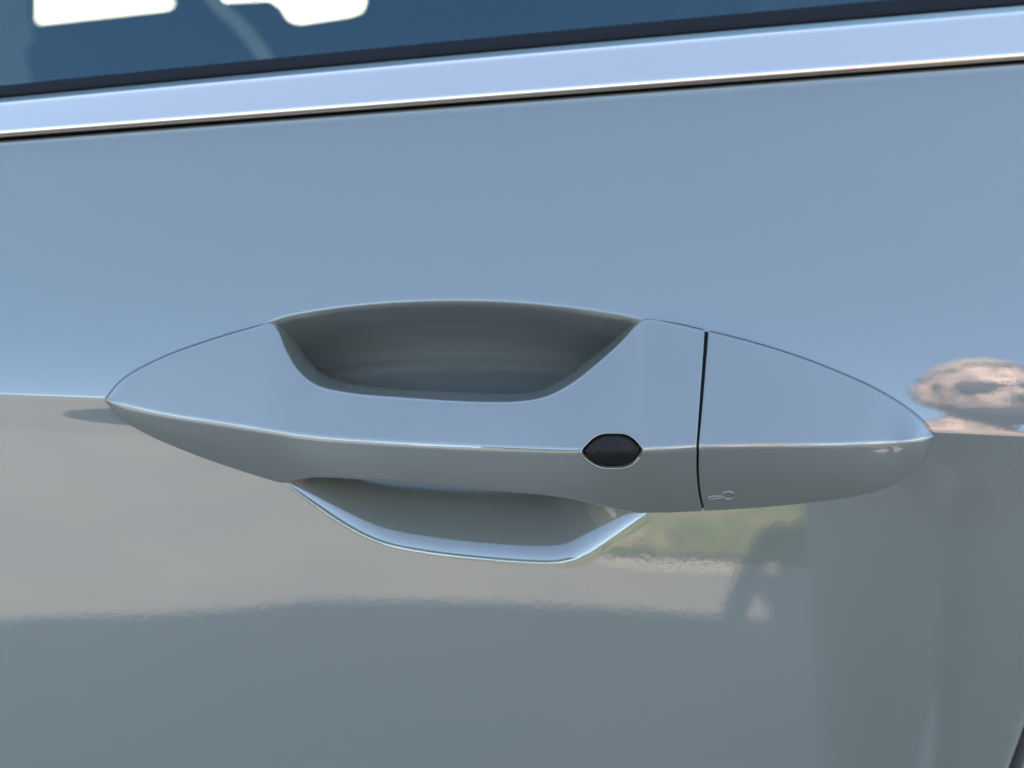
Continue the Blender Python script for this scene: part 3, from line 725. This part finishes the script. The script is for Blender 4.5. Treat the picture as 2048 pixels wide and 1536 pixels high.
fing.append([(haL[0], haL[1], haL[2], .014), (haL[0]-0.020, haL[1]+0.004, haL[2]+0.040, .011), (haL[0]-0.050, haL[1]+0.018, haL[2]+0.052, .0095)])
for i in range(4):
    L = (0.9, 1.0, 0.95, 0.78)[i]
    fing.append([(*haR, .012), (haR[0]-0.02+0.014*i, haR[1]+0.04, haR[2]-0.055, .0095), (haR[0]-0.022+0.013*i, haR[1]+0.045, haR[2]-0.09*L, .0085), (haR[0]-0.022+0.012*i, haR[1]+0.035, haR[2]-0.115*L, .0075)])
fing.append([(*haR, .014), (haR[0]-0.035, haR[1]+0.03, haR[2]-0.02, .011), (haR[0]-0.045, haR[1]+0.05, haR[2]-0.05, .009)])
person_me = remeshed([skinned([trunk]+arms+legs, 'b', 2), head_mesh()] + [skinned([f_], 'f', 1) for f_ in fing], 'person', 0.006)
person = link('person', person_me, skin_mat, None)
tag(person, 'person in dark clothes and sunglasses mirrored in the door, holding up a phone', 'person')
def grown(chains, g): return [[(x, y, z, r*g+0.006) for x, y, z, r in c] for c in chains]
sh = remeshed([skinned(grown([[(PX, PY-0.10, 0.74, .15)]+trunk[:3]+[(*mixp(chest, neck, .8), .075)]] + [a[:6] for a in arms], 1.10), 's', 2)], 'jacket', 0.009)
link('jacket', sh, shirt_mat, person)
tr_ = remeshed([skinned(grown([c[:-1] for c in legs], 1.16), 't', 2)], 'trousers', 0.009)
link('trousers', tr_, trouser_mat, person)
for c in legs:
    link('shoe', remeshed([skinned(grown([[c[-2], c[-1]]], 1.15), 'h', 2)], 'shoe', 0.006), shoe_mat, person)
# hair cap and sunglasses follow the head's turn
Mh = Matrix.Translation(HEAD) @ (Matrix.Rotation(R(-14), 4, 'X') @ Matrix.Rotation(R(8), 4, 'Z'))
bm = bmesh.new(); bmesh.ops.create_uvsphere(bm, u_segments=32, v_segments=20, radius=1)
bmesh.ops.delete(bm, geom=[v for v in bm.verts if v.co.z < 0.22+0.5*max(0, v.co.y) - 0.45*max(0, -v.co.y)], context='VERTS')
for v in bm.verts: v.co = Mh @ Vector((v.co.x*0.089, v.co.y*0.100, v.co.z*0.122))
me = bpy.data.meshes.new('hair'); bm.to_mesh(me); bm.free(); link('hair', me, hair_mat, person)
bm = bmesh.new()
for sx in (-1, 1):
    r_ = bmesh.ops.create_uvsphere(bm, u_segments=20, v_segments=12, radius=1)
    for v in r_['verts']: v.co = Mh @ Vector((sx*0.034+v.co.x*0.031, 0.092-0.25*abs(sx*0.034+v.co.x*0.031)+v.co.y*0.004, 0.008+v.co.z*0.021))
old = set(bm.verts)
box_bm(bm, -0.012, 0.012, 0.094, 0.098, 0.014, 0.019)
for sx in (-1, 1): box_bm(bm, sx*0.078-0.002, sx*0.078+0.002, 0.0, 0.082, 0.012, 0.018)
for v in bm.verts:
    if v not in old: v.co = Mh @ v.co
me = bpy.data.meshes.new('sunglasses'); bm.to_mesh(me); bm.free(); link('sunglasses', me, lens_mat, person)
# phone: held level, lens just behind the camera's eye
ph = empty('phone', (0.045, CAM.y-0.012, CAM.z)); ph.rotation_euler = (R(-PITCH), 0, 0)
tag(ph, 'black phone held up level in front of the door handle', 'phone')
def phone_part(name, x0, x1, y0, y1, z0, z1, m, bev):
    bm = bmesh.new(); box_bm(bm, x0, x1, y0, y1, z0, z1); bmesh.ops.bevel(bm, geom=bm.edges[:], offset=bev, segments=3, affect='EDGES')
    me = bpy.data.meshes.new(name); bm.to_mesh(me); bm.free(); o = bpy.data.objects.new(name, me); col.objects.link(o); me.materials.append(m); o.parent = ph; return o
phone_part('phone_body', -0.08, 0.08, -0.009, 0.0, -0.0375, 0.0375, phone_mat, 0.003)
phone_part('camera_island', -0.062, -0.030, 0.0005, 0.0025, -0.016, 0.016, phone_mat, 0.001)
# grey front pillar trim inside the window, a beard and a shirt collar
pp = [(-420, 210), (-420, -260), (46, -260), (52, 30), (62, 62), (60, 84), (48, 100), (50, 130), (62, 165), (66, 210)]
far_poly('pillar_trim', pp, 0.16, 0.006, cabin_grey)
bm = bmesh.new(); bmesh.ops.create_uvsphere(bm, u_segments=32, v_segments=24, radius=1)
bmesh.ops.delete(bm, geom=[v for v in bm.verts if v.co.z > -0.34-0.12*max(0, v.co.y) or v.co.y < -0.05], context='VERTS')
for v in bm.verts:
    z = v.co.z; v.co = Mh @ Vector((v.co.x*0.087*(1-0.16*max(0, -z)), v.co.y*0.100+0.004, z*0.124))
me = bpy.data.meshes.new('beard'); bm.to_mesh(me); bm.free()
link('beard', me, mat('grey_brown_beard', (0.13, 0.10, 0.09), rough=0.9, spec=0.1), person)
